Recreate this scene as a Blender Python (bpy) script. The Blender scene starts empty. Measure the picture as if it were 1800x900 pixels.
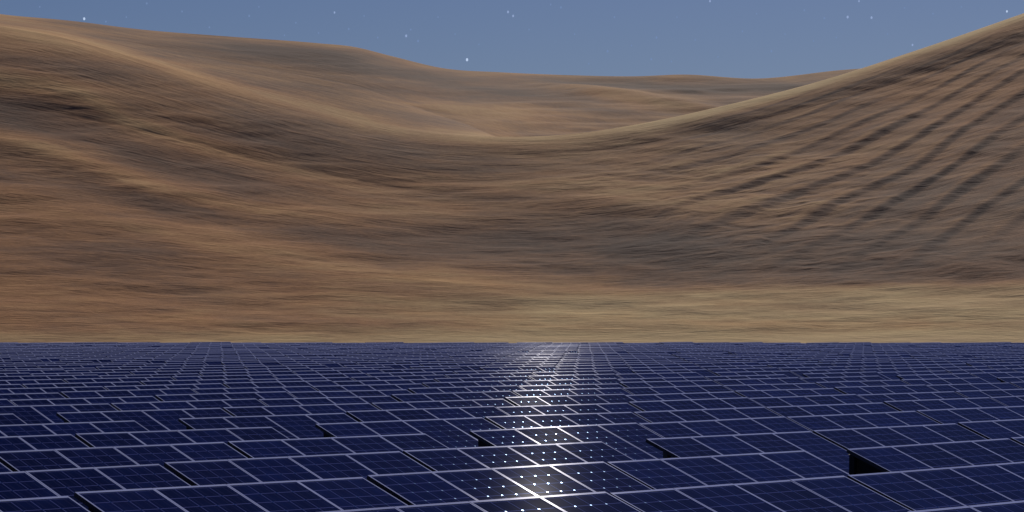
import bpy, math, random
import numpy as np

random.seed(7)
rng = np.random.default_rng(11)
scene = bpy.context.scene
C = bpy.data.collections.new('solar_farm')
scene.collection.children.link(C)
R = math.radians

# ------------------------------------------------------------------ geometry of the place (metres)
F = 4477.0                    # focal length in pixels of the 1800 px wide photograph
HOR = 562.0                   # height of the horizon in it
D = 1.22                      # eye height above the upper edges of the tables
A = R(44.368)                 # heading of the rows
TILT = R(20.19)
U = np.array([math.sin(A), math.cos(A)])
P = np.array([-math.cos(A), math.sin(A)])
ROW_P0, ROW_STEP = 9.884 * D, 2.0813 * D
TOP_Z = 0.88
EYE = TOP_Z + D
FIELD_END = 136.0

MOD_W, MOD_L, MOD_T = 0.6735, 1.46, 0.036
PITCH = 0.677
TAB_L = 4 * PITCH
PERIOD = 2.26 * D
CT, ST = math.cos(TILT), math.sin(TILT)
MID_Z = TOP_Z - MOD_L / 2 * ST

SUN_EL, SUN_AZ = R(32.4), R(11.95)      # azimuth measured from +Y towards +X


# ------------------------------------------------------------------ tags
def tag(o, label=None, cat=None, group=None, kind=None):
    if label: o['label'] = label
    if cat: o['category'] = cat
    if group: o['group'] = group
    if kind: o['kind'] = kind
    return o


# ------------------------------------------------------------------ materials
def new_mat(name):
    m = bpy.data.materials.new(name)
    m.use_nodes = True
    nt = m.node_tree
    b = nt.nodes['Principled BSDF']
    return m, nt, b


class N:
    """small helper to write node trees"""
    def __init__(s, nt): s.nt = nt
    def n(s, t, **kw):
        x = s.nt.nodes.new(t)
        for k, v in kw.items(): setattr(x, k, v)
        return x
    def link(s, a, b): s.nt.links.new(a, b)
    def put(s, sock, v):
        if isinstance(v, bpy.types.NodeSocket): s.link(v, sock)
        else: sock.default_value = v
    def math(s, op, a, b=0.0, c=0.0, clamp=False):
        x = s.n('ShaderNodeMath', operation=op, use_clamp=clamp)
        for i, v in enumerate((a, b, c)): s.put(x.inputs[i], v)
        return x.outputs[0]
    def mix(s, f, a, b, blend='MIX'):
        x = s.n('ShaderNodeMix', data_type='RGBA', blend_type=blend)
        s.put(x.inputs[0], f); s.put(x.inputs[6], a); s.put(x.inputs[7], b)
        return x.outputs[2]
    def noise(s, vec, scale, detail=3, rough=0.55, dist=0.0):
        x = s.n('ShaderNodeTexNoise')
        s.link(vec, x.inputs['Vector'])
        x.inputs['Scale'].default_value = scale
        x.inputs['Detail'].default_value = detail
        x.inputs['Roughness'].default_value = rough
        x.inputs['Distortion'].default_value = dist
        return x.outputs['Fac']
    def remap(s, v, a, b, c=0.0, d=1.0, smooth=False):
        x = s.n('ShaderNodeMapRange')
        if smooth: x.interpolation_type = 'SMOOTHSTEP'
        s.put(x.inputs[0], v)
        for i, q in enumerate((a, b, c, d)): x.inputs[1 + i].default_value = q
        return x.outputs[0]


def rgb(r, g, b): return (r, g, b, 1.0)


def mat_cells():
    """glass over 4 x 9 pseudo-square cells, UV counted in cells"""
    m, nt, b = new_mat('solar_glass')
    h = N(nt)
    uv = h.n('ShaderNodeUVMap').outputs[0]
    sep = h.n('ShaderNodeSeparateXYZ'); h.link(uv, sep.inputs[0])
    x, y = sep.outputs[0], sep.outputs[1]
    fx = h.math('ABSOLUTE', h.math('SUBTRACT', h.math('FRACT', x), 0.5))
    fy = h.math('ABSOLUTE', h.math('SUBTRACT', h.math('FRACT', y), 0.5))
    gap = h.remap(h.math('MAXIMUM', fx, h.math('ADD', fy, 0.004)), 0.470, 0.487)
    dia = h.remap(h.math('ADD', fx, fy), 0.92, 0.947)
    inx = h.math('MULTIPLY', h.math('GREATER_THAN', x, .3), h.math('LESS_THAN', x, 3.7))
    iny = h.math('MULTIPLY', h.math('GREATER_THAN', y, .3), h.math('LESS_THAN', y, 8.7))
    dia = h.math('MULTIPLY', dia, h.math('MULTIPLY', inx, iny))
    # conductor strips: three pairs of them along each column of cells
    bus = h.math('ABSOLUTE', h.math('SUBTRACT', h.math('FRACT', h.math('MULTIPLY', x, 2.0)), 0.5))
    bus = h.remap(bus, 0.075, 0.03)
    geo = h.n('ShaderNodeNewGeometry')
    obj = h.n('ShaderNodeObjectInfo')
    n1 = h.noise(uv, 0.55, 2)
    n2 = h.noise(geo.outputs['Position'], 0.8, 3)
    wn = h.n('ShaderNodeTexWhiteNoise', noise_dimensions='3D')
    fl = h.n('ShaderNodeVectorMath', operation='FLOOR'); h.link(uv, fl.inputs[0])
    ad = h.n('ShaderNodeVectorMath', operation='ADD'); h.link(fl.outputs[0], ad.inputs[0])
    h.link(obj.outputs['Location'], ad.inputs[1])
    h.link(ad.outputs[0], wn.inputs[0])
    cell = h.mix(wn.outputs[0], rgb(.003, .008, .052), rgb(.005, .013, .086))
    cell = h.mix(h.remap(n1, .35, .7), cell, rgb(.003, .006, .045))
    rnd = h.remap(obj.outputs['Random'], 0, 1, .72, 1.3)
    cmb = h.n('ShaderNodeCombineColor')
    for i_ in range(3): h.link(rnd, cmb.inputs[i_])
    cell = h.mix(1.0, cell, cmb.outputs[0], 'MULTIPLY')
    col = h.mix(h.math('MULTIPLY', bus, .6), cell, rgb(.022, .025, .085))
    col = h.mix(h.math('MULTIPLY', gap, 1.0), col, rgb(.11, .125, .33))
    col = h.mix(dia, col, rgb(.13, .16, .24))
    # faint film of dust
    dust = h.remap(n2, .45, .8, 0.0, .022)
    dust = h.math('ADD', dust, h.math('MULTIPLY', h.remap(y, .5, -.05, 0, .10, True), h.remap(n2, .3, .6)))
    col = h.mix(dust, col, rgb(.16, .12, .10))
    h.link(col, b.inputs['Base Color'])
    met = h.math('ADD', h.math('MULTIPLY', dia, .93), h.math('MULTIPLY', gap, .3), clamp=True)
    h.link(met, b.inputs['Metallic'])
    ro = h.math('ADD', h.remap(n2, .3, .7, .019, .024), h.math('MULTIPLY', dia, .042))
    h.link(ro, b.inputs['Roughness'])
    b.inputs['IOR'].default_value = 1.09
    b.inputs['Specular Tint'].default_value = rgb(.62, .80, 1.0)
    return m


def mat_frame():
    m, nt, b = new_mat('anodised_aluminium')
    h = N(nt)
    geo = h.n('ShaderNodeNewGeometry')
    n = h.noise(geo.outputs['Position'], 6.0, 3)
    n2 = h.noise(geo.outputs['Position'], 0.6, 2)
    c = h.mix(h.remap(n, .3, .75), rgb(.78, .82, .98), rgb(.64, .68, .88))
    c = h.mix(h.remap(n2, .4, .75, 0, .35), c, rgb(.38, .37, .44))
    h.link(c, b.inputs['Base Color'])
    b.inputs['Metallic'].default_value = 0.42
    h.link(h.remap(n, .2, .8, .026, .036), b.inputs['Roughness'])
    return m


def mat_plain(name, c1, c2, scale, rough=.6, metal=0.0):
    m, nt, b = new_mat(name)
    h = N(nt)
    geo = h.n('ShaderNodeNewGeometry')
    n = h.noise(geo.outputs['Position'], scale, 4)
    h.link(h.mix(h.remap(n, .3, .7), rgb(*c1), rgb(*c2)), b.inputs['Base Color'])
    b.inputs['Roughness'].default_value = rough
    b.inputs['Metallic'].default_value = metal
    return m


def mat_sand():
    m, nt, b = new_mat('desert_sand')
    h = N(nt)
    uvn = h.n('ShaderNodeUVMap'); uvn.uv_map = 'flow'
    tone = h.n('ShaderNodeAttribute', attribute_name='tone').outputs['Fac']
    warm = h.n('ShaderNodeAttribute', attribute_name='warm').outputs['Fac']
    def flow(sx, sy):
        mp = h.n('ShaderNodeMapping')
        mp.inputs['Scale'].default_value = (sx, sy, 1)
        h.link(uvn.outputs[0], mp.inputs['Vector'])
        return mp.outputs[0]
    # broad patches, wind streaks and fine grain, all drawn out along the slope
    patch = h.noise(flow(.35, 1.6), 1.0, 4, .55, .6)
    st1 = h.noise(flow(.5, 8.0), 1.0, 4, .6, .8)
    st2 = h.noise(flow(1.7, 30.0), 1.0, 4, .62, 1.2)
    st3 = h.noise(flow(4.0, 60.0), 1.0, 3, .6, .8)
    geo = h.n('ShaderNodeNewGeometry')
    grain = h.noise(geo.outputs['Position'], 2.2, 4, .65)
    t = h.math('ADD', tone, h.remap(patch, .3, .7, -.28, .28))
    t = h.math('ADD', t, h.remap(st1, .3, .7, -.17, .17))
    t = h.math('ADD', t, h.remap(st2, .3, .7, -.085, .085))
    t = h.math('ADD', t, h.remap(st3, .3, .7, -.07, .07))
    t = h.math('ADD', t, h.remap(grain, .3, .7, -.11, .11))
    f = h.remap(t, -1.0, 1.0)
    cr = h.n('ShaderNodeValToRGB')
    e = cr.color_ramp.elements
    e[0].position = 0.0; e[0].color = rgb(.125, .088, .070)
    e[1].position = 1.0; e[1].color = rgb(.70, .515, .245)
    for p_, c_ in ((.28, (.240, .149, .092)), (.52, (.41, .242, .117)), (.75, (.55, .362, .168))):
        q = e.new(p_); q.color = rgb(*c_)
    h.link(f, cr.inputs[0])
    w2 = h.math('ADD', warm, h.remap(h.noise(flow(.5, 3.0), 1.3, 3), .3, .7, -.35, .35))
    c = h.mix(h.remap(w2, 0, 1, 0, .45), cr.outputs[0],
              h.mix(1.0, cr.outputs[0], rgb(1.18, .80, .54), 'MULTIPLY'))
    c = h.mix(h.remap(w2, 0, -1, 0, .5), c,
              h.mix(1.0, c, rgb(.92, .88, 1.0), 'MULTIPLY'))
    h.link(c, b.inputs['Base Color'])
    b.inputs['Roughness'].default_value = .95
    b.inputs['Specular IOR Level'].default_value = .1
    hgt = h.math('ADD', h.math('MULTIPLY', st2, .7), h.math('MULTIPLY', st1, 1.2))
    hgt = h.math('ADD', hgt, h.math('MULTIPLY', st3, .30))
    bp = h.n('ShaderNodeBump')
    bp.inputs['Strength'].default_value = .21
    bp.inputs['Distance'].default_value = .55
    h.link(hgt, bp.inputs['Height'])
    h.link(bp.outputs[0], b.inputs['Normal'])
    return m


M_CELL, M_FRAME = mat_cells(), mat_frame()
M_POST = mat_plain('galvanised_steel', (.05, .05, .055), (.10, .10, .105), 9, .5, .6)
M_BACK = mat_plain('panel_backsheet', (.05, .05, .06), (.08, .08, .09), 4, .7)
M_PLATE = mat_plain('black_coated_steel', (.006, .006, .010), (.012, .012, .016), 7, .75)
M_FLANK = mat_plain('shade_dark_flank', (.02, .02, .032), (.035, .035, .05), 7, .6)
M_BED = mat_plain('shade_dark_ground', (.004, .004, .005), (.009, .008, .009), 14, .95)  # near black, for sand lying in the tables' shade
M_SAND = mat_sand()


# ------------------------------------------------------------------ mesh collecting
class MB:
    def __init__(s):
        s.v, s.f, s.m, s.uv = [], [], [], []
    def face(s, pts, mi=0, uv=None):
        i = len(s.v); s.v += [tuple(p) for p in pts]
        s.f.append(tuple(range(i, i + len(pts)))); s.m.append(mi)
        s.uv += list(uv) if uv else [(.5, .5)] * len(pts)
    def box(s, x0, x1, y0, y1, z0, z1, mi=0, skip=''):
        q = lambda *a: a
        if 't' not in skip: s.face([(x0, y0, z1), (x1, y0, z1), (x1, y1, z1), (x0, y1, z1)], mi)
        if 'b' not in skip: s.face([(x0, y1, z0), (x1, y1, z0), (x1, y0, z0), (x0, y0, z0)], mi)
        s.face([(x0, y0, z0), (x1, y0, z0), (x1, y0, z1), (x0, y0, z1)], mi)
        s.face([(x1, y1, z0), (x0, y1, z0), (x0, y1, z1), (x1, y1, z1)], mi)
        s.face([(x0, y1, z0), (x0, y0, z0), (x0, y0, z1), (x0, y1, z1)], mi)
        s.face([(x1, y0, z0), (x1, y1, z0), (x1, y1, z1), (x1, y0, z1)], mi)
    def add(s, o, fn, mmap=None):
        i = len(s.v); s.v += [fn(p) for p in o.v]
        s.f += [tuple(k + i for k in f) for f in o.f]
        s.m += [mmap[k] if mmap else k for k in o.m]
        s.uv += o.uv
    def mesh(s, name, mats):
        me = bpy.data.meshes.new(name)
        me.from_pydata(s.v, [], s.f)
        for m in mats: me.materials.append(m)
        me.polygons.foreach_set('material_index', s.m)
        l = me.uv_layers.new(name='UVMap')
        l.data.foreach_set('uv', np.array(s.uv, 'f').ravel())
        me.update()
        return me


def link(name, me, parent=None):
    o = bpy.data.objects.new(name, me)
    C.objects.link(o)
    if parent: o.parent = parent
    return o


# --- the pieces of one table, each in its own local frame
W2, L2 = MOD_W / 2, MOD_L / 2
SIDE, LIP = .0135, .027

def panel_piece():                 # glass laminate with cells and backsheet
    b = MB()
    x, y = W2 - SIDE, L2 - LIP
    mx, my = .006, .008            # margin of the laminate round the cells
    ux, uy = mx / (2 * x - 2 * mx) * 4, my / (2 * y - 2 * my) * 9
    b.face([(-x, -y, 0), (x, -y, 0), (x, y, 0), (-x, y, 0)], 0,
           [(-ux, -uy), (4 + ux, -uy), (4 + ux, 9 + uy), (-ux, 9 + uy)])
    b.face([(-x, y, -.006), (x, y, -.006), (x, -y, -.006), (-x, -y, -.006)], 1)
    return b

def frame_piece():
    b = MB()
    z0, z1 = -MOD_T + .004, .004
    b.box(-W2, W2, L2 - LIP, L2, z0, z1)
    b.box(-W2, W2, -L2, -L2 + LIP * .7, z0, z1)
    b.box(-W2, -W2 + SIDE, -L2 + LIP * .7, L2 - LIP, z0, z1)
    b.box(W2 - SIDE, W2, -L2 + LIP * .7, L2 - LIP, z0, z1)
    for i, f in enumerate(b.f):    # outer flanks darkened, painting in the shade of the gaps
        if abs(sum(b.v[q][0] for q in f)) > 3.99 * W2: b.m[i] = 1
    return b

def rail_piece():                  # runs along the table under the panels
    b = MB()
    h = TAB_L / 2 - .115
    b.box(-h, h, -.022, .022, -.05, 0)
    b.box(-h, h, -.034, .034, -.056, -.0502)
    return b

def post_piece(hh):                # C-shaped driven post with a head plate
    b = MB()
    b.box(-.035, .035, -.03, -.022, -.3, hh)
    b.box(-.035, -.027, -.022, .03, -.3, hh)
    b.box(.027, .035, -.022, .03, -.3, hh)
    b.box(-.05, .05, -.045, .045, hh, hh + .008)
    return b

def brace_piece(y0, z0, y1, z1):
    b = MB()
    n = 6
    w = .018
    d = np.array([y1 - y0, z1 - z0]); d = d / np.linalg.norm(d)
    q = np.array([-d[1], d[0]]) * w
    a = [(y0 + q[0], z0 + q[1]), (y1 + q[0], z1 + q[1]), (y1 - q[0], z1 - q[1]), (y0 - q[0], z0 - q[1])]
    for xx, s in ((-w, 1), (w, -1)):
        pts = [(xx, p[0], p[1]) for p in a]
        b.face(pts if s > 0 else pts[::-1])
    for i in range(4):
        p, r = a[i], a[(i + 1) % 4]
        b.face([(-w, p[0], p[1]), (w, p[0], p[1]), (w, r[0], r[1]), (-w, r[0], r[1])])
    return b

def plate_piece():                 # dark triangular end plate closing the side of a table
    b = MB()
    a = [(-.64, -.045), (.69, -.045), (.56, -.62), (-.30, -.20)]
    pts = []
    for q, (s_, d_) in enumerate(a[:2]): pts.append(slope(s_, -d_))
    y0, z0 = pts[0]; y1, z1 = pts[1]
    pts = [(y0, z0), (y1, z1), (y1 - .05, .16), (y0 + .05, .16)]
    for sx in (-.004, .004):
        q = [(sx, y, z) for y, z in pts]
        b.face(q if sx > 0 else q[::-1])
    for i in range(4):
        p, r = pts[i], pts[(i + 1) % 4]
        b.face([(-.004, p[0], p[1]), (-.004, r[0], r[1]), (.004, r[0], r[1]), (.004, p[0], p[1])])
    return b
PLATEX = (-TAB_L / 2 + .105, TAB_L / 2 - .105)

RAILS = (.42, -.42)                # up the slope from the middle
XS = [(i - 1.5) * PITCH for i in range(4)]
POSTX = (-TAB_L / 2 + .30, TAB_L / 2 - .30)
def slope(y, drop=0.0):            # point on the table plane -> (y, z)
    return y * CT + drop * ST, MID_Z + y * ST - drop * CT
yb, zb = slope(.68, .048)
yf, zf = slope(-.55, .075)

p_plate = plate_piece()
p_panel, p_frame, p_rail = panel_piece(), frame_piece(), rail_piece()
p_back, p_front = post_piece(zb - .02), post_piece(zf - .02)
p_brace = brace_piece(yb - .03, zb * .35, yf + .10, zf + .005)
me_panel = p_panel.mesh('solar_panel', [M_CELL, M_BACK])
me_frame = p_frame.mesh('frame', [M_FRAME, M_FLANK])
me_rail = p_rail.mesh('rail', [M_FRAME])
me_back = p_back.mesh('rear_post', [M_POST])
p_corner = MB()
p_corner.box(-.022, .022, -.03, -.022, -.3, zb + .006)
p_corner.box(-.022, -.014, -.022, .03, -.3, zb + .006)
p_corner.box(.014, .022, -.022, .03, -.3, zb + .006)
p_corner.box(-.0215, .0215, -.05, .05, zb + .007, zb + .012)
me_corner = p_corner.mesh('corner_post', [M_PLATE])
me_front = p_front.mesh('front_post', [M_POST])
me_plate = p_plate.mesh('side_plate', [M_PLATE])
me_brace = p_brace.mesh('brace', [M_POST])

def rotx(p, t, off):
    c, s = math.cos(t), math.sin(t)
    return (p[0] + off[0], p[1] * c - p[2] * s + off[1], p[1] * s + p[2] * c + off[2])

def table_template(full=True):     # the same table as one lump, for the far stuff
    b = MB()
    for x in XS:
        b.add(p_panel, lambda p: rotx(p, TILT, (x, 0, MID_Z)), {0: 0, 1: 2})
        b.add(p_frame, lambda p: rotx(p, TILT, (x, 0, MID_Z)), {0: 1, 1: 5})
    for x in POSTX:
        b.add(p_back, lambda p: (p[0] + x, p[1] + yb, p[2]), {0: 3})
        b.add(p_front, lambda p: (p[0] + x, p[1] + yf, p[2]), {0: 3})
    for x in PLATEX:
        b.add(p_plate, lambda p: (p[0] + x, p[1], p[2]), {0: 4})
    for r in RAILS:
        y, z = slope(r, MOD_T + .002)
        b.add(p_rail, lambda p: rotx(p, TILT, (0, y, z)), {0: 1})
    return b

p_panel_framed = MB()
p_panel_framed.add(p_panel, lambda p: p)
p_panel_framed.add(p_frame, lambda p: p, {0: 2, 1: 3})
me_panel_framed = p_panel_framed.mesh('solar_panel_framed', [M_CELL, M_BACK, M_FRAME, M_FLANK])
p_sup = MB()
for x in POSTX:
    p_sup.add(p_back, lambda p: (p[0] + x, p[1] + yb, p[2]))
    p_sup.add(p_front, lambda p: (p[0] + x, p[1] + yf, p[2]))
for x in PLATEX:
    p_sup.add(p_plate, lambda p: (p[0] + x, p[1], p[2]), {0: 1})
me_sup = p_sup.mesh('support_frame', [M_POST, M_PLATE])

RZ = math.atan2(U[1], U[0])

def project(X, Y, Z):
    return 900 + F * X / Y, HOR + F * (EYE - Z) / Y

# ------------------------------------------------------------------ where the tables stand
starts = []
u0 = 15.94 * D
for blk in range(-1, 6):           # blocks of nine tables with a service corridor between
    base = u0 + blk * (9 * PERIOD + .51 * D)
    starts += [base + j * PERIOD for j in range(9)]
tables = []
for k in range(-1, 48):
    p_top = ROW_P0 + k * ROW_STEP
    pc = p_top - L2 * CT
    for s in starts:
        c = U * (s + TAB_L / 2) + P * pc
        if c[1] < 4 or c[1] > FIELD_END - 1.2: continue
        e = [project(*(U * (s + q) + P * p_top), TOP_Z) for q in (0, TAB_L / 2, TAB_L)]
        seen = any(-6 < x < 1806 and y < 903 for x, y in e) or (e[0][0] < 0 and e[2][0] > 1800)
        mx = 6.0 / c[1] * F        # a six metre margin on each side
        if not seen and (e[2][0] < -mx or e[0][0] > 1800 + mx): continue
        tables.append(dict(k=k, c=c, seen=seen, x=e[1][0], x0=e[0][0], x1=e[2][0], y=e[1][1], d=float(np.hypot(*c))))

inframe = sorted([t for t in tables if t['seen']], key=lambda t: t['d'])
indiv, rest = inframe[:300], inframe[300:] + [t for t in tables if not t['seen']]

ORD = ['front', 'second', 'third', 'fourth', 'fifth', 'sixth', 'seventh', 'eighth', 'ninth', 'tenth', 'eleventh',
       'twelfth', 'thirteenth', 'fourteenth', 'fifteenth', 'sixteenth', 'seventeenth', 'eighteenth', 'nineteenth',
       'twentieth', 'twenty-first', 'twenty-second', 'twenty-third', 'twenty-fourth', 'twenty-fifth', 'twenty-sixth',
       'twenty-seventh', 'twenty-eighth', 'twenty-ninth', 'thirtieth', 'thirty-first', 'thirty-second', 'thirty-third',
       'thirty-fourth', 'thirty-fifth', 'thirty-sixth', 'thirty-seventh', 'thirty-eighth', 'thirty-ninth', 'fortieth']
ORDL = ['leftmost', 'second from the left', 'third from the left', 'fourth from the left', 'fifth from the left',
        'sixth from the left', 'seventh from the left', 'eighth from the left', 'ninth from the left',
        'tenth from the left', 'eleventh from the left', 'twelfth from the left']
rows = {}
for t in sorted(inframe, key=lambda t: t['x']): rows.setdefault(t['k'], []).append(t)
for k, ts in rows.items():
    n = len(ts)
    for i, t in enumerate(ts):
        row = ORD[k + 1] if k + 1 < len(ORD) else 'farthest'
        if n == 1:
            t['label'] = 'dark blue solar panel table alone in the ' + row + ' row'
        elif k <= 13:
            pos = ORDL[i] if i < len(ORDL) and i < n - 1 else 'rightmost'
            look = 'dark blue solar panel table'
            if t['x0'] < 1000 and t['x1'] > 900: look = 'solar panel table with sun-glared white frames'
            elif 620 < t['x'] < 1280: look = 'solar panel table sparkling with white dots'
            t['label'] = '%s in the %s row, %s' % (look, row, pos)
        else:
            side = 'left' if t['x'] < 600 else 'middle' if t['x'] < 1200 else 'right'
            t['label'] = 'small distant blue solar panel table in the %s row, %s part' % (row, side)

GROUP = 'solar panel tables standing in rows'

def steeper(y):                    # extra tilt added with distance, shaping the sun glint into a column
    return R(2.5) * (1 - 16 / max(y, 10))

def place(root, t):
    root.location = (t['c'][0], t['c'][1], random.uniform(-.012, .012))
    root.rotation_euler = (R(random.gauss(0, .10)) + steeper(t['c'][1]), R(random.gauss(0, .10)), RZ + R(random.gauss(0, .12)))

for i, t in enumerate(indiv):
    root = bpy.data.objects.new('solar_table', None)
    root.empty_display_size = .3
    C.objects.link(root)
    tag(root, t['label'], 'solar array', GROUP)
    place(root, t)
    near = i < 130
    for x in XS:
        o = link('solar_panel', me_panel if near else me_panel_framed, root)
        o.location = (x, 0, MID_Z)
        o.rotation_euler = (TILT + R(random.gauss(0, .06)), R(random.gauss(0, .06)), 0)
        if near: link('frame', me_frame, o)
    if near:
        for x in POSTX:
            o = link('post', me_back, root); o.location = (x, yb, 0)
            o = link('post', me_front, root); o.location = (x, yf, 0)
            o = link('brace', me_brace, root); o.location = (x, 0, 0)
        if t['k'] == 1 and 1480 < t['x0'] < 1510:      # the one post that shows at a corner
            o = link('post', me_corner, root); o.location = (-TAB_L / 2 + .055, yb, 0)
        for x in PLATEX[(1 if t['k'] == 2 and 1115 < t['x0'] < 1155 else 0):]:
            o = link('side_plate', me_plate, root); o.location = (x, 0, 0)
        for r in RAILS:
            y, z = slope(r, MOD_T + .002)
            o = link('rail', me_rail, root); o.location = (0, y, z); o.rotation_euler = (TILT, 0, 0)
    else:
        link('support_frame', me_sup, root)

tmpl = table_template()
tv = np.array(tmpl.v)
far = MB()
for t in rest:
    rx, ry = R(random.gauss(0, .10)) + steeper(t['c'][1]), R(random.gauss(0, .10))
    z = random.uniform(-.012, .012)
    v = tv.copy()
    v[:, 2] += v[:, 1] * rx - v[:, 0] * ry + z
    w = np.empty_like(v)
    w[:, 0] = t['c'][0] + v[:, 0] * U[0] + v[:, 1] * P[0]
    w[:, 1] = t['c'][1] + v[:, 0] * U[1] + v[:, 1] * P[1]
    w[:, 2] = v[:, 2]
    i = len(far.v)
    far.v += w.tolist()
    far.f += [tuple(q + i for q in f) for f in tmpl.f]
    far.m += tmpl.m; far.uv += tmpl.uv
o = link('distant_solar_tables', far.mesh('distant_solar_tables', [M_CELL, M_FRAME, M_BACK, M_POST, M_PLATE, M_FLANK]))
tag(o, 'distant solar panel tables merging into one blue band below the dunes', 'solar array', None, 'stuff')

# ------------------------------------------------------------------ ground
g = MB()
g.face([(-4000, -600, -.35), (4000, -600, -.35), (4000, 7000, -.35), (-4000, 7000, -.35)])
me = g.mesh('ground', [M_SAND])
o = link('ground', me); tag(o, kind='structure')
g = MB()
g.face([(-60, -10, 0), (60, -10, 0), (75, FIELD_END + 1.5, 0), (-75, FIELD_END + 1.5, 0)])
o = link('shade_bed', g.mesh('shade_bed', [M_BED])); tag(o, kind='structure')  # sheet added to paint the ground between the tables as deep shade

# ------------------------------------------------------------------ dunes: one height field cut into near dune and far dune
def lattice(nx, ny, seed):
    return np.random.default_rng(seed).random((ny + 2, nx + 2))

def vnoise(x, y, seed):
    g_ = lattice(256, 256, seed)
    xi = np.floor(x).astype(int); yi = np.floor(y).astype(int)
    fx, fy = x - xi, y - yi
    fx = fx * fx * fx * (fx * (fx * 6 - 15) + 10); fy = fy * fy * fy * (fy * (fy * 6 - 15) + 10)
    xi %= 256; yi %= 256; xj = (xi + 1) % 256; yj = (yi + 1) % 256
    a = g_[yi, xi]; b_ = g_[yi, xj]; c_ = g_[yj, xi]; d_ = g_[yj, xj]
    return ((a * (1 - fx) + b_ * fx) * (1 - fy) + (c_ * (1 - fx) + d_ * fx) * fy) * 2 - 1

def fbm(x, y, seed, o=3):
    r = 0; a = 1; s = 0
    for i in range(o):
        r = r + a * vnoise(x * 2 ** i + 31.7 * i, y * 2 ** i + 11.3 * i, seed + i); s += a; a *= .5
    return r / s

def curve(pts, x):                 # smooth curve through points (monotone-free cubic)
    px = np.array([p[0] for p in pts], float); py = np.array([p[1] for p in pts], float)
    m = np.gradient(py, px)
    i = np.clip(np.searchsorted(px, x) - 1, 0, len(px) - 2)
    h_ = px[i + 1] - px[i]; t_ = np.clip((x - px[i]) / h_, -.0, 1.0)
    r = ((2 * t_**3 - 3 * t_**2 + 1) * py[i] + (t_**3 - 2 * t_**2 + t_) * h_ * m[i]
         + (-2 * t_**3 + 3 * t_**2) * py[i + 1] + (t_**3 - t_**2) * h_ * m[i + 1])
    r = np.where(x < px[0], py[0] + (x - px[0]) * m[0], r)
    return np.where(x > px[-1], py[-1] + (x - px[-1]) * m[-1], r)

def smooth(a, b, x):
    t_ = np.clip((x - a) / (b - a), 0, 1); return t_ * t_ * (3 - 2 * t_)

CREST1 = [(-500, -60), (-200, 5), (0, 46), (100, 64), (180, 85), (330, 130), (540, 190), (700, 226), (850, 240), (1000, 236),
          (1100, 222), (1280, 184), (1450, 140), (1600, 92), (1800, 23), (2000, -50), (2400, -160)]
CREST2 = [(-500, -10), (-200, 12), (0, 26), (120, 36), (250, 52), (400, 64), (560, 76), (620, 82), (690, 99), (780, 120), (880, 127),
          (1000, 132), (1120, 134), (1200, 131), (1330, 138), (1480, 123), (1700, 110), (2000, 90), (2400, 80)]

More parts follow.
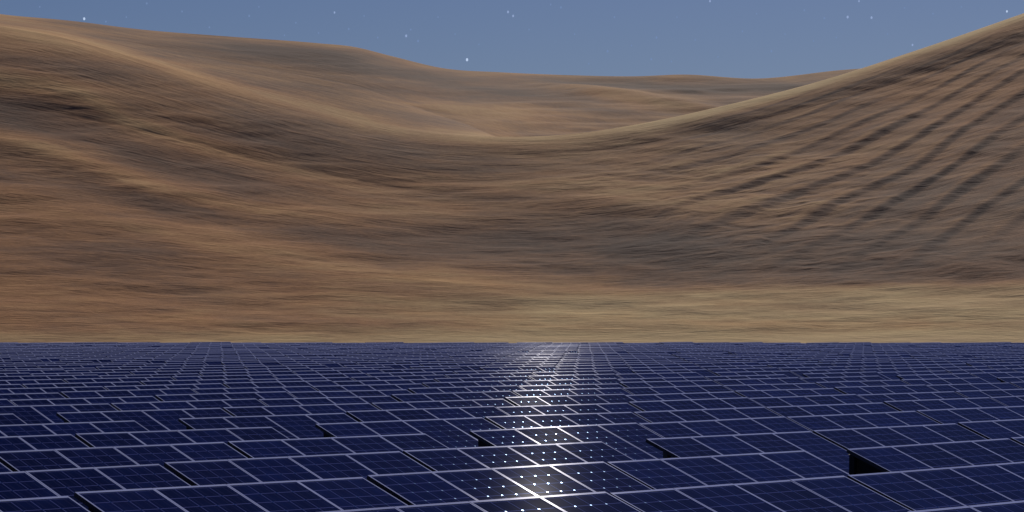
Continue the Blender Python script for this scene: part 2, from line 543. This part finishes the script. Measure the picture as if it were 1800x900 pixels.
def build_dunes():
    xs = np.linspace(-430, 2230, 1060)
    ny1, nb, ny2, nb2 = 460, 48, 190, 14
    c1, c2 = curve(CREST1, xs), curve(CREST2, xs)
    Y0 = FIELD_END + 2.0
    Y1 = Y0 + .156 * (562 - c1)
    lf = 1 - smooth(560, 1150, xs)
    bl, cl = 26 - 9 * lf, 78 - 54 * lf
    Yv = Y1 + bl
    Y2 = Yv + cl
    zc = EYE + (HOR - c1) / F * Y1
    z2 = EYE + (HOR - c2) / F * Y2
    rise = EYE + (HOR - (c1 - .5 * (c1 - c2))) / F * Yv - zc
    drop = -rise * lf + 8.5 * smooth(800, 1250, xs) + 6 * smooth(1300, 1700, xs)
    w1 = np.linspace(0, 1, ny1)[:, None]
    X = xs[None, :]
    # near face
    Ya = Y0 + (Y1 - Y0)[None, :] * w1
    ul = np.clip((w1 - .72) / .28, 0, 1)
    uq = np.clip((w1 - .9) / .1, 0, 1)
    za = zc[None, :] * (.80 * w1 + .20 * w1**2 + .048 * uq * (1 - uq) * (1 - lf)[None, :] + .115 * ul * (1 - ul) * lf[None, :])
    ya = HOR - F * (za - EYE) / Ya
    # behind its crest, down and up again to the far crest
    wb = np.linspace(0, 1, nb + 1)[1:, None]
    Yb = Y1[None, :] + bl[None, :] * wb
    zb_ = zc[None, :] - drop[None, :] * (lf[None, :] * wb + (1 - lf[None, :]) * np.sin(wb * math.pi / 2) ** 1.3)
    w2 = np.linspace(0, 1, ny2 + 1)[1:, None]
    Yc = Yv[None, :] + cl[None, :] * w2
    zv = (zc - drop)[None, :]
    zc_ = zv + (z2[None, :] - zv) * (w2 * (1 + .25 * (1 - w2)))
    yc = HOR - F * (zc_ - EYE) / Yc
    wd = np.linspace(0, 1, nb2 + 1)[1:, None]
    Yd = Y2[None, :] + 60 * wd
    zd = z2[None, :] - 22 * wd ** 1.4
    XX = np.repeat(X, ny1, 0)
    d1 = ya - c1[None, :]

    # ---- relief of the near dune: secondary ridges (line, half widths above and below, height, tone)
    tone = np.zeros_like(za); warm = np.zeros_like(za); dz = np.zeros_like(za)  # tone carries painted light and shade besides sand colour
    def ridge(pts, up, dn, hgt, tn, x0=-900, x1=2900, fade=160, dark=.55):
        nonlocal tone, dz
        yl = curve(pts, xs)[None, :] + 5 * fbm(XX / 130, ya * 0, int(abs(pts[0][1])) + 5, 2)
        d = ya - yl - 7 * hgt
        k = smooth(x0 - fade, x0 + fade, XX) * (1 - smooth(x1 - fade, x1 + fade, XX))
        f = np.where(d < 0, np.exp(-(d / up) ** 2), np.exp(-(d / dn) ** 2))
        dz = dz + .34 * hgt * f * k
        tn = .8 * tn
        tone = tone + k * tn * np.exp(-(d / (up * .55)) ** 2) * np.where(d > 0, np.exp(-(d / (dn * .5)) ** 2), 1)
        tone = tone - k * tn * dark * np.exp(-((d - dn * 1.25) / (dn * .75)) ** 2)  # lit crest and shaded face below it, painted into the tone
    ridge([(-400, 110), (0, 140), (120, 160), (240, 220), (380, 264), (560, 310), (900, 350)], 32, 40, .62, .72, x1=540, fade=200)
    ridge([(-400, 130), (0, 240), (140, 286), (300, 338), (430, 362), (640, 400), (900, 450)], 34, 24, .8, .46, x1=560, fade=180)
    ridge([(-400, 260), (0, 355), (150, 388), (330, 424), (520, 462), (720, 492), (1000, 512)], 34, 40, .8, .40, x0=60, x1=900, fade=180)
    ridge([(-400, 110), (330, 134), (540, 194), (700, 230), (850, 243), (1000, 246)], 34, 50, .08, .50, x0=330, x1=960, fade=140, dark=.35)
    ridge([(-400, 20), (0, 48), (100, 68), (180, 88), (330, 134), (500, 184)], 30, 40, .06, .40, x0=-300, x1=400, fade=140, dark=.0)
    ridge([(700, 300), (900, 318), (1100, 345), (1300, 360), (1600, 380), (2000, 380)], 60, 50, .8, .36, x0=860, x1=1330, fade=200, dark=1.1)
    ridge([(300, 380), (600, 374), (800, 368), (950, 364), (1100, 362)], 30, 36, .5, .28, x0=560, x1=1010, fade=160)
    # broad tones: dark slack on the right, pale apron at its foot, orange flank on the left
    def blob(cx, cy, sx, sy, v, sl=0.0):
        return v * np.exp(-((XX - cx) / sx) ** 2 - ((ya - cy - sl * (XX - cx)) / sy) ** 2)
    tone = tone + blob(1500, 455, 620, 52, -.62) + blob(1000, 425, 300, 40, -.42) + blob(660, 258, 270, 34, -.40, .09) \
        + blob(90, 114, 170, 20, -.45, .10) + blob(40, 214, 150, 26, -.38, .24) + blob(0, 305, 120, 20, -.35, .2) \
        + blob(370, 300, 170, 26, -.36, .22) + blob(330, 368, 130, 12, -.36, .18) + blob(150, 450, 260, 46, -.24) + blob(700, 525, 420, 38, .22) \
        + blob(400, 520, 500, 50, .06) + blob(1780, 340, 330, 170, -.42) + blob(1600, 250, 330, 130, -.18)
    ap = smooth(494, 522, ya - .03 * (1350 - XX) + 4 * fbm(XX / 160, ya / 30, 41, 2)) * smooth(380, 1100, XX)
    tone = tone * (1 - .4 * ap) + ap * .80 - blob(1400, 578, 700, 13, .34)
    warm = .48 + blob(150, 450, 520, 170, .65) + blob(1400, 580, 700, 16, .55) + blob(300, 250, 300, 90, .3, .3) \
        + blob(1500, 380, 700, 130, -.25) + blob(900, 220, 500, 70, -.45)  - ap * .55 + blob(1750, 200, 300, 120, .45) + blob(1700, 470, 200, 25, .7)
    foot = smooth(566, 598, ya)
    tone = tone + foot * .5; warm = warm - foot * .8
    # crest of the right-hand dune: rim light painted in pale, with shade under it
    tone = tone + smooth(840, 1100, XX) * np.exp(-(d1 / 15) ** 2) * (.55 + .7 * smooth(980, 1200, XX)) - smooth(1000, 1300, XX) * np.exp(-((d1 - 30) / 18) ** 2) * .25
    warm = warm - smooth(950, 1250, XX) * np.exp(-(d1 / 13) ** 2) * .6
    # ---- oblique wind ridges on the right-hand dune
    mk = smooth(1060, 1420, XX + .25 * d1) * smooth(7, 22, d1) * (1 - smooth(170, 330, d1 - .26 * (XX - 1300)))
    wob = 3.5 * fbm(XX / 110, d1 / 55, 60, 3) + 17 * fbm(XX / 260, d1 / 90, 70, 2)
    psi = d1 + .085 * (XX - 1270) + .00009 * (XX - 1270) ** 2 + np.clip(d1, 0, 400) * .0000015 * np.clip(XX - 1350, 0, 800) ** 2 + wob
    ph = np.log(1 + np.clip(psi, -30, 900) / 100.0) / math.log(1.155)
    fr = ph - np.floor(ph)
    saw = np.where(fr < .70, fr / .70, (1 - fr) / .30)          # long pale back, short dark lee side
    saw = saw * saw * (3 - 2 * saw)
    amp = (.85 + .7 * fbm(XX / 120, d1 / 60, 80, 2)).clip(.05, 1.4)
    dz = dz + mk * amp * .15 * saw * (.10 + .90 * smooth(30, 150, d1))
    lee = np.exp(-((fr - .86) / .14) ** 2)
    tone = tone + mk * amp * (.08 - .50 * lee + .30 * np.exp(-((fr - .66) / .10) ** 2))  # sunlit backs and shaded lee sides painted into the sand colour
    # ---- restless ripples where the two dunes meet
    mr = np.exp(-((XX - 1330) / 330) ** 2 - ((ya - 330) / 95) ** 2) + .55 * np.exp(-((XX - 1500) / 500) ** 2 - ((ya - 450) / 60) ** 2)
    rp = fbm(XX / 38 + ya / 40, ya / 5.0 + XX / 60 + 1.3 * fbm(XX / 60, ya / 25, 90, 2), 95, 3)
    dz = dz + mr * .06 * rp
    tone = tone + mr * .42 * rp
    # soft undulation everywhere
    und = fbm(XX / 210, (ya + .12 * XX * 0) / 26, 120, 3)
    dz = dz + .16 * und * smooth(0, .12, w1) * (1 - smooth(.9, 1, w1))
    keep = smooth(0, .05, w1) * (1 - .85 * smooth(.965, 1, w1))
    za = za + dz * keep

    # ---- far dune
    XC = np.repeat(X, ny2, 0)
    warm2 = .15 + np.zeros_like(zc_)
    def far_tone(Xq, yq):  # lit and shaded bands of the far slopes, painted as tone
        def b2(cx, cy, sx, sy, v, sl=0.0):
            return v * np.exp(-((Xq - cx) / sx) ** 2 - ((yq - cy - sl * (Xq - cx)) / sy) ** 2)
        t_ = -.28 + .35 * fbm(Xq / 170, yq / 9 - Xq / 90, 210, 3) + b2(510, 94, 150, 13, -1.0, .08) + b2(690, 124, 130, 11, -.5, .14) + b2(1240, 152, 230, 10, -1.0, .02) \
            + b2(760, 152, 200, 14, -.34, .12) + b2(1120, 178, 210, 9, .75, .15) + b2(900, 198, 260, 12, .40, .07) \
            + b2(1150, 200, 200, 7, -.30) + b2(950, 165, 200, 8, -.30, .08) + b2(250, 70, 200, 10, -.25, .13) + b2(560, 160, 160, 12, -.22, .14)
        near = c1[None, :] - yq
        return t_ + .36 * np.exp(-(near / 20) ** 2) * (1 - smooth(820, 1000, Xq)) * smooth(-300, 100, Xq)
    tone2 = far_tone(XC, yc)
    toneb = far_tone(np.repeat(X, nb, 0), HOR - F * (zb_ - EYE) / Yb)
    d2 = yc - c2[None, :]
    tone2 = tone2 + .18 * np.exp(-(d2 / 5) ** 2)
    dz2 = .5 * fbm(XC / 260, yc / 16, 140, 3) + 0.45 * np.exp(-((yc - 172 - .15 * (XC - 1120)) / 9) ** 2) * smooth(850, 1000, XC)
    zc_ = zc_ + dz2 * (cl / 78)[None, :] * smooth(0, .12, w2) * (1 - smooth(.93, 1, w2))

    def grid(name, rows_):
        Xp = np.concatenate([np.repeat(X, r[0].shape[0], 0) for r in rows_])
        Yp = np.concatenate([r[0] for r in rows_]); Zp = np.concatenate([r[1] for r in rows_])
        T = np.concatenate([r[2] for r in rows_]); Wm = np.concatenate([r[3] for r in rows_]); V = np.concatenate([r[4] for r in rows_])
        ny, nx = Xp.shape
        co = np.stack([(Xp - 900) / F * Yp, Yp, Zp], -1).reshape(-1, 3).astype('f')
        i = np.arange(ny * nx).reshape(ny, nx)
        q = np.stack([i[:-1, :-1], i[:-1, 1:], i[1:, 1:], i[1:, :-1]], -1).reshape(-1, 4)
        me = bpy.data.meshes.new(name)
        me.vertices.add(len(co)); me.vertices.foreach_set('co', co.ravel())
        me.loops.add(q.size); me.loops.foreach_set('vertex_index', q.ravel().astype('i'))
        me.polygons.add(len(q)); me.polygons.foreach_set('loop_start', np.arange(0, q.size, 4, dtype='i'))
        me.update(calc_edges=True)
        me.polygons.foreach_set('use_smooth', np.ones(len(q), bool))
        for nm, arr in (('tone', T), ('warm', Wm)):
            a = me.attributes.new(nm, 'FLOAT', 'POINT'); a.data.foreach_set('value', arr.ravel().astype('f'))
        uv = me.uv_layers.new(name='flow')
        uvv = np.stack([Xp / 100, V], -1).reshape(-1, 2).astype('f')[q.ravel()]
        uv.data.foreach_set('uv', uvv.ravel())
        me.materials.append(M_SAND)
        o_ = link(name, me); tag(o_, kind='structure')
        return o_
    fl = 5.0 * (1 - (ya - c1[None, :]) / (602 - c1[None, :]))
    # streaks climb with the oblique ridges on the right-hand dune
    mm = smooth(1000, 1400, XX) * smooth(.25, .7, w1)
    fl = fl * 1.0 - mm * 0 
    kb = smooth(0, .35, wb)
    t_back = np.repeat(tone[-1:], nb, 0) * (1 - kb) + toneb * kb
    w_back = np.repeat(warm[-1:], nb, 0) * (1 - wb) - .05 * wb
    v_back = 5.0 + wb * (.2 + .65 * lf[None, :]) + 0 * Yb
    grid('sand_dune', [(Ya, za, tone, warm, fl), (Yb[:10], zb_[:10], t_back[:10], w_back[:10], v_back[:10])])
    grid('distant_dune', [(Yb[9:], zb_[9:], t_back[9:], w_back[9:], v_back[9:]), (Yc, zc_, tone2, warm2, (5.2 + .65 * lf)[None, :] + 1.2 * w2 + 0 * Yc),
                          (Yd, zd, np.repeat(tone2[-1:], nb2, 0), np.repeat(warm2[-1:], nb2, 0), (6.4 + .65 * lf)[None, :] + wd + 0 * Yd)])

build_dunes()

# ------------------------------------------------------------------ stars
def mat_star(name, c, s):
    m = bpy.data.materials.new(name); m.use_nodes = True
    nt = m.node_tree; nt.nodes.clear()
    e = nt.nodes.new('ShaderNodeEmission'); e.inputs[0].default_value = rgb(*c); e.inputs[1].default_value = s
    tr = nt.nodes.new('ShaderNodeOutputMaterial'); nt.links.new(e.outputs[0], tr.inputs[0])
    return m
S_B, S_M, S_F = mat_star('bright_star', (.50, .62, .84), 1.0), mat_star('star', (.28, .37, .59), 1.0), mat_star('faint_star', (.165, .245, .43), 1.0)
STARS = [  # x, y, size, brightness, label
    (148, 33, 2.4, 2, 'bright white star just above the crest of the left dune'),
    (821, 105, 2.6, 2, 'brightest white star, low above the dip in the dune skyline'),
    (714, 63, 2.3, 1, 'white star with two faint neighbours above the sloping left dune'),
    (722, 52, 1.7, 0, 'faint star just above the white star over the left dune slope'),
    (735, 72, 2.0, 0, 'faint star just below the white star over the left dune slope'),
    (588, 22, 1.9, 1, 'lone white star high over the end of the left dune'),
    (893, 21, 2.2, 1, 'left star of the close pair high in the middle of the sky'),
    (902, 28, 2.1, 1, 'right star of the close pair high in the middle of the sky'),
    (1490, 30, 2.4, 1, 'left one of the two white stars high above the right dune'),
    (1532, 31, 2.3, 1, 'right one of the two white stars high above the right dune'),
    (1770, 20, 2.0, 2, 'white star touching the top of the right dune crest'),
    (1604, 79, 1.9, 1, 'star resting on the crest line of the right dune'),
    (1248, 2, 2.0, 1, 'star cut by the top edge of the photo, right of the middle'),
    (258, 6, 1.8, 0, 'faint star near the top edge over the left dune'),
    (438, 28, 1.9, 0, 'faint star in the upper sky over the long left dune'),
    (613, 51, 1.8, 0, 'faint star below the lone white star over the left dune'),
    (664, 66, 1.6, 0, 'faint star close over the falling crest of the left dune'),
    (986, 13, 2.0, 0, 'faint star near the top edge in the middle of the sky'),
    (968, 8, 1.6, 0, 'faintest star at the top edge in the middle of the sky'),
    (1068, 90, 2.0, 0, 'faint star above the flat middle of the skyline'),
    (1145, 104, 2.0, 0, 'faint star lowest above the small bump in the skyline'),
    (1154, 66, 2.0, 0, 'faint star midway up the sky over the small skyline bump'),
    (1222, 70, 1.6, 0, 'faint star midway up the sky right of the skyline bump'),
    (1356, 90, 2.0, 0, 'faint star low over the dip beside the right dune'),
    (1414, 18, 1.8, 0, 'faint star high up, upper left of the two white stars'),
    (1449, 32, 1.8, 0, 'faint star just left of the two white stars'),
    (186, 38, 1.6, 0, 'faint star beside the bright star over the left dune crest'),
    (368, 48, 1.6, 0, 'faint star close above the left dune crest, left of three faint ones'),
    (320, 20, 1.6, 0, 'small faint star high over the left dune, right of the bright star'),
    (520, 40, 1.5, 0, 'small faint star left of the lone white star'),
    (1080, 30, 1.6, 0, 'small faint star high over the middle of the skyline'),
    (1305, 55, 1.6, 0, 'small faint star in the right half of the sky, left of the two white stars'),
    (1640, 24, 1.6, 0, 'small faint star above the right dune, right of the two white stars'),
    (1510, 2, 1.7, 1, 'star at the top edge above the two white stars'),
]
for x, y in ((70, 12), (222, 30), (455, 12), (500, 62), (560, 58), (640, 28), (770, 30), (800, 60), (842, 78), (930, 52), (1010, 60), (1035, 112),
             (1110, 80), (1190, 30), (1262, 100), (1330, 24), (1380, 60), (1430, 72), (1470, 66), (1560, 60), (1590, 14), (1690, 12), (1180, 108)):
    STARS.append((x, y, 1.35, 0, 'tiny barely visible star scattered among the others in the blue sky'))
def star_mesh(name, mt):
    import bmesh
    bm = bmesh.new()
    bmesh.ops.create_icosphere(bm, subdivisions=2, radius=1.0)
    me = bpy.data.meshes.new(name); bm.to_mesh(me); bm.free()
    me.materials.append(mt); return me
SM = [star_mesh('star_faint', S_F), star_mesh('star_mid', S_M), star_mesh('star_bright', S_B)]
for x, y, s, b, lab in STARS:
    o = bpy.data.objects.new('star', SM[b]); C.objects.link(o)
    Y = 9000.0
    o.location = ((x - 900) / F * Y, Y, EYE + (HOR - y) / F * Y)
    q = s * .95 / F * Y
    o.scale = (q * .85, q, q * 1.15)
    tag(o, lab, 'star', 'stars in the night sky')

# ------------------------------------------------------------------ sky, sun, camera
w = bpy.data.worlds.new('World'); scene.world = w; w.use_nodes = True
nt = w.node_tree; h = N(nt)
bg = nt.nodes['Background']
sky = h.n('ShaderNodeTexSky'); sky.sky_type = 'NISHITA'; sky.sun_disc = False
sky.sun_elevation = SUN_EL; sky.sun_rotation = SUN_AZ
sky.altitude = 200; sky.air_density = 1.0; sky.dust_density = .4; sky.ozone_density = 3.0
tc = h.n('ShaderNodeTexCoord')
sp = h.n('ShaderNodeSeparateXYZ'); h.link(tc.outputs['Generated'], sp.inputs[0])
up = h.remap(sp.outputs[2], .08, .34, 0, 1, True)
tint = h.mix(up, rgb(.61, .70, 1.0), rgb(.36, .45, .98))
col = h.mix(1.0, sky.outputs[0], tint, 'MULTIPLY')
h.link(col, bg.inputs[0]); bg.inputs[1].default_value = .0318

sl = bpy.data.lights.new('sun', 'SUN'); sl.energy = 3.2; sl.angle = R(.55); sl.color = (1.0, .91, .80)
so = bpy.data.objects.new('sun', sl); C.objects.link(so)
from mathutils import Vector
sd = Vector((math.cos(SUN_EL) * math.sin(SUN_AZ), math.cos(SUN_EL) * math.cos(SUN_AZ), math.sin(SUN_EL)))
so.rotation_euler = sd.to_track_quat('Z', 'Y').to_euler()
so.location = sd * 100

cam = bpy.data.cameras.new('camera'); co = bpy.data.objects.new('camera', cam); C.objects.link(co)
cam.sensor_width = 36; cam.lens = F / 1800 * 36; cam.shift_y = (HOR - 450) / 1800
cam.clip_start = .1; cam.clip_end = 30000
co.location = (0, 0, EYE); co.rotation_euler = (R(90), 0, 0)
scene.camera = co
vs = scene.view_settings
vs.view_transform = 'Standard'; vs.look = 'None'; vs.exposure = 0; vs.gamma = 1
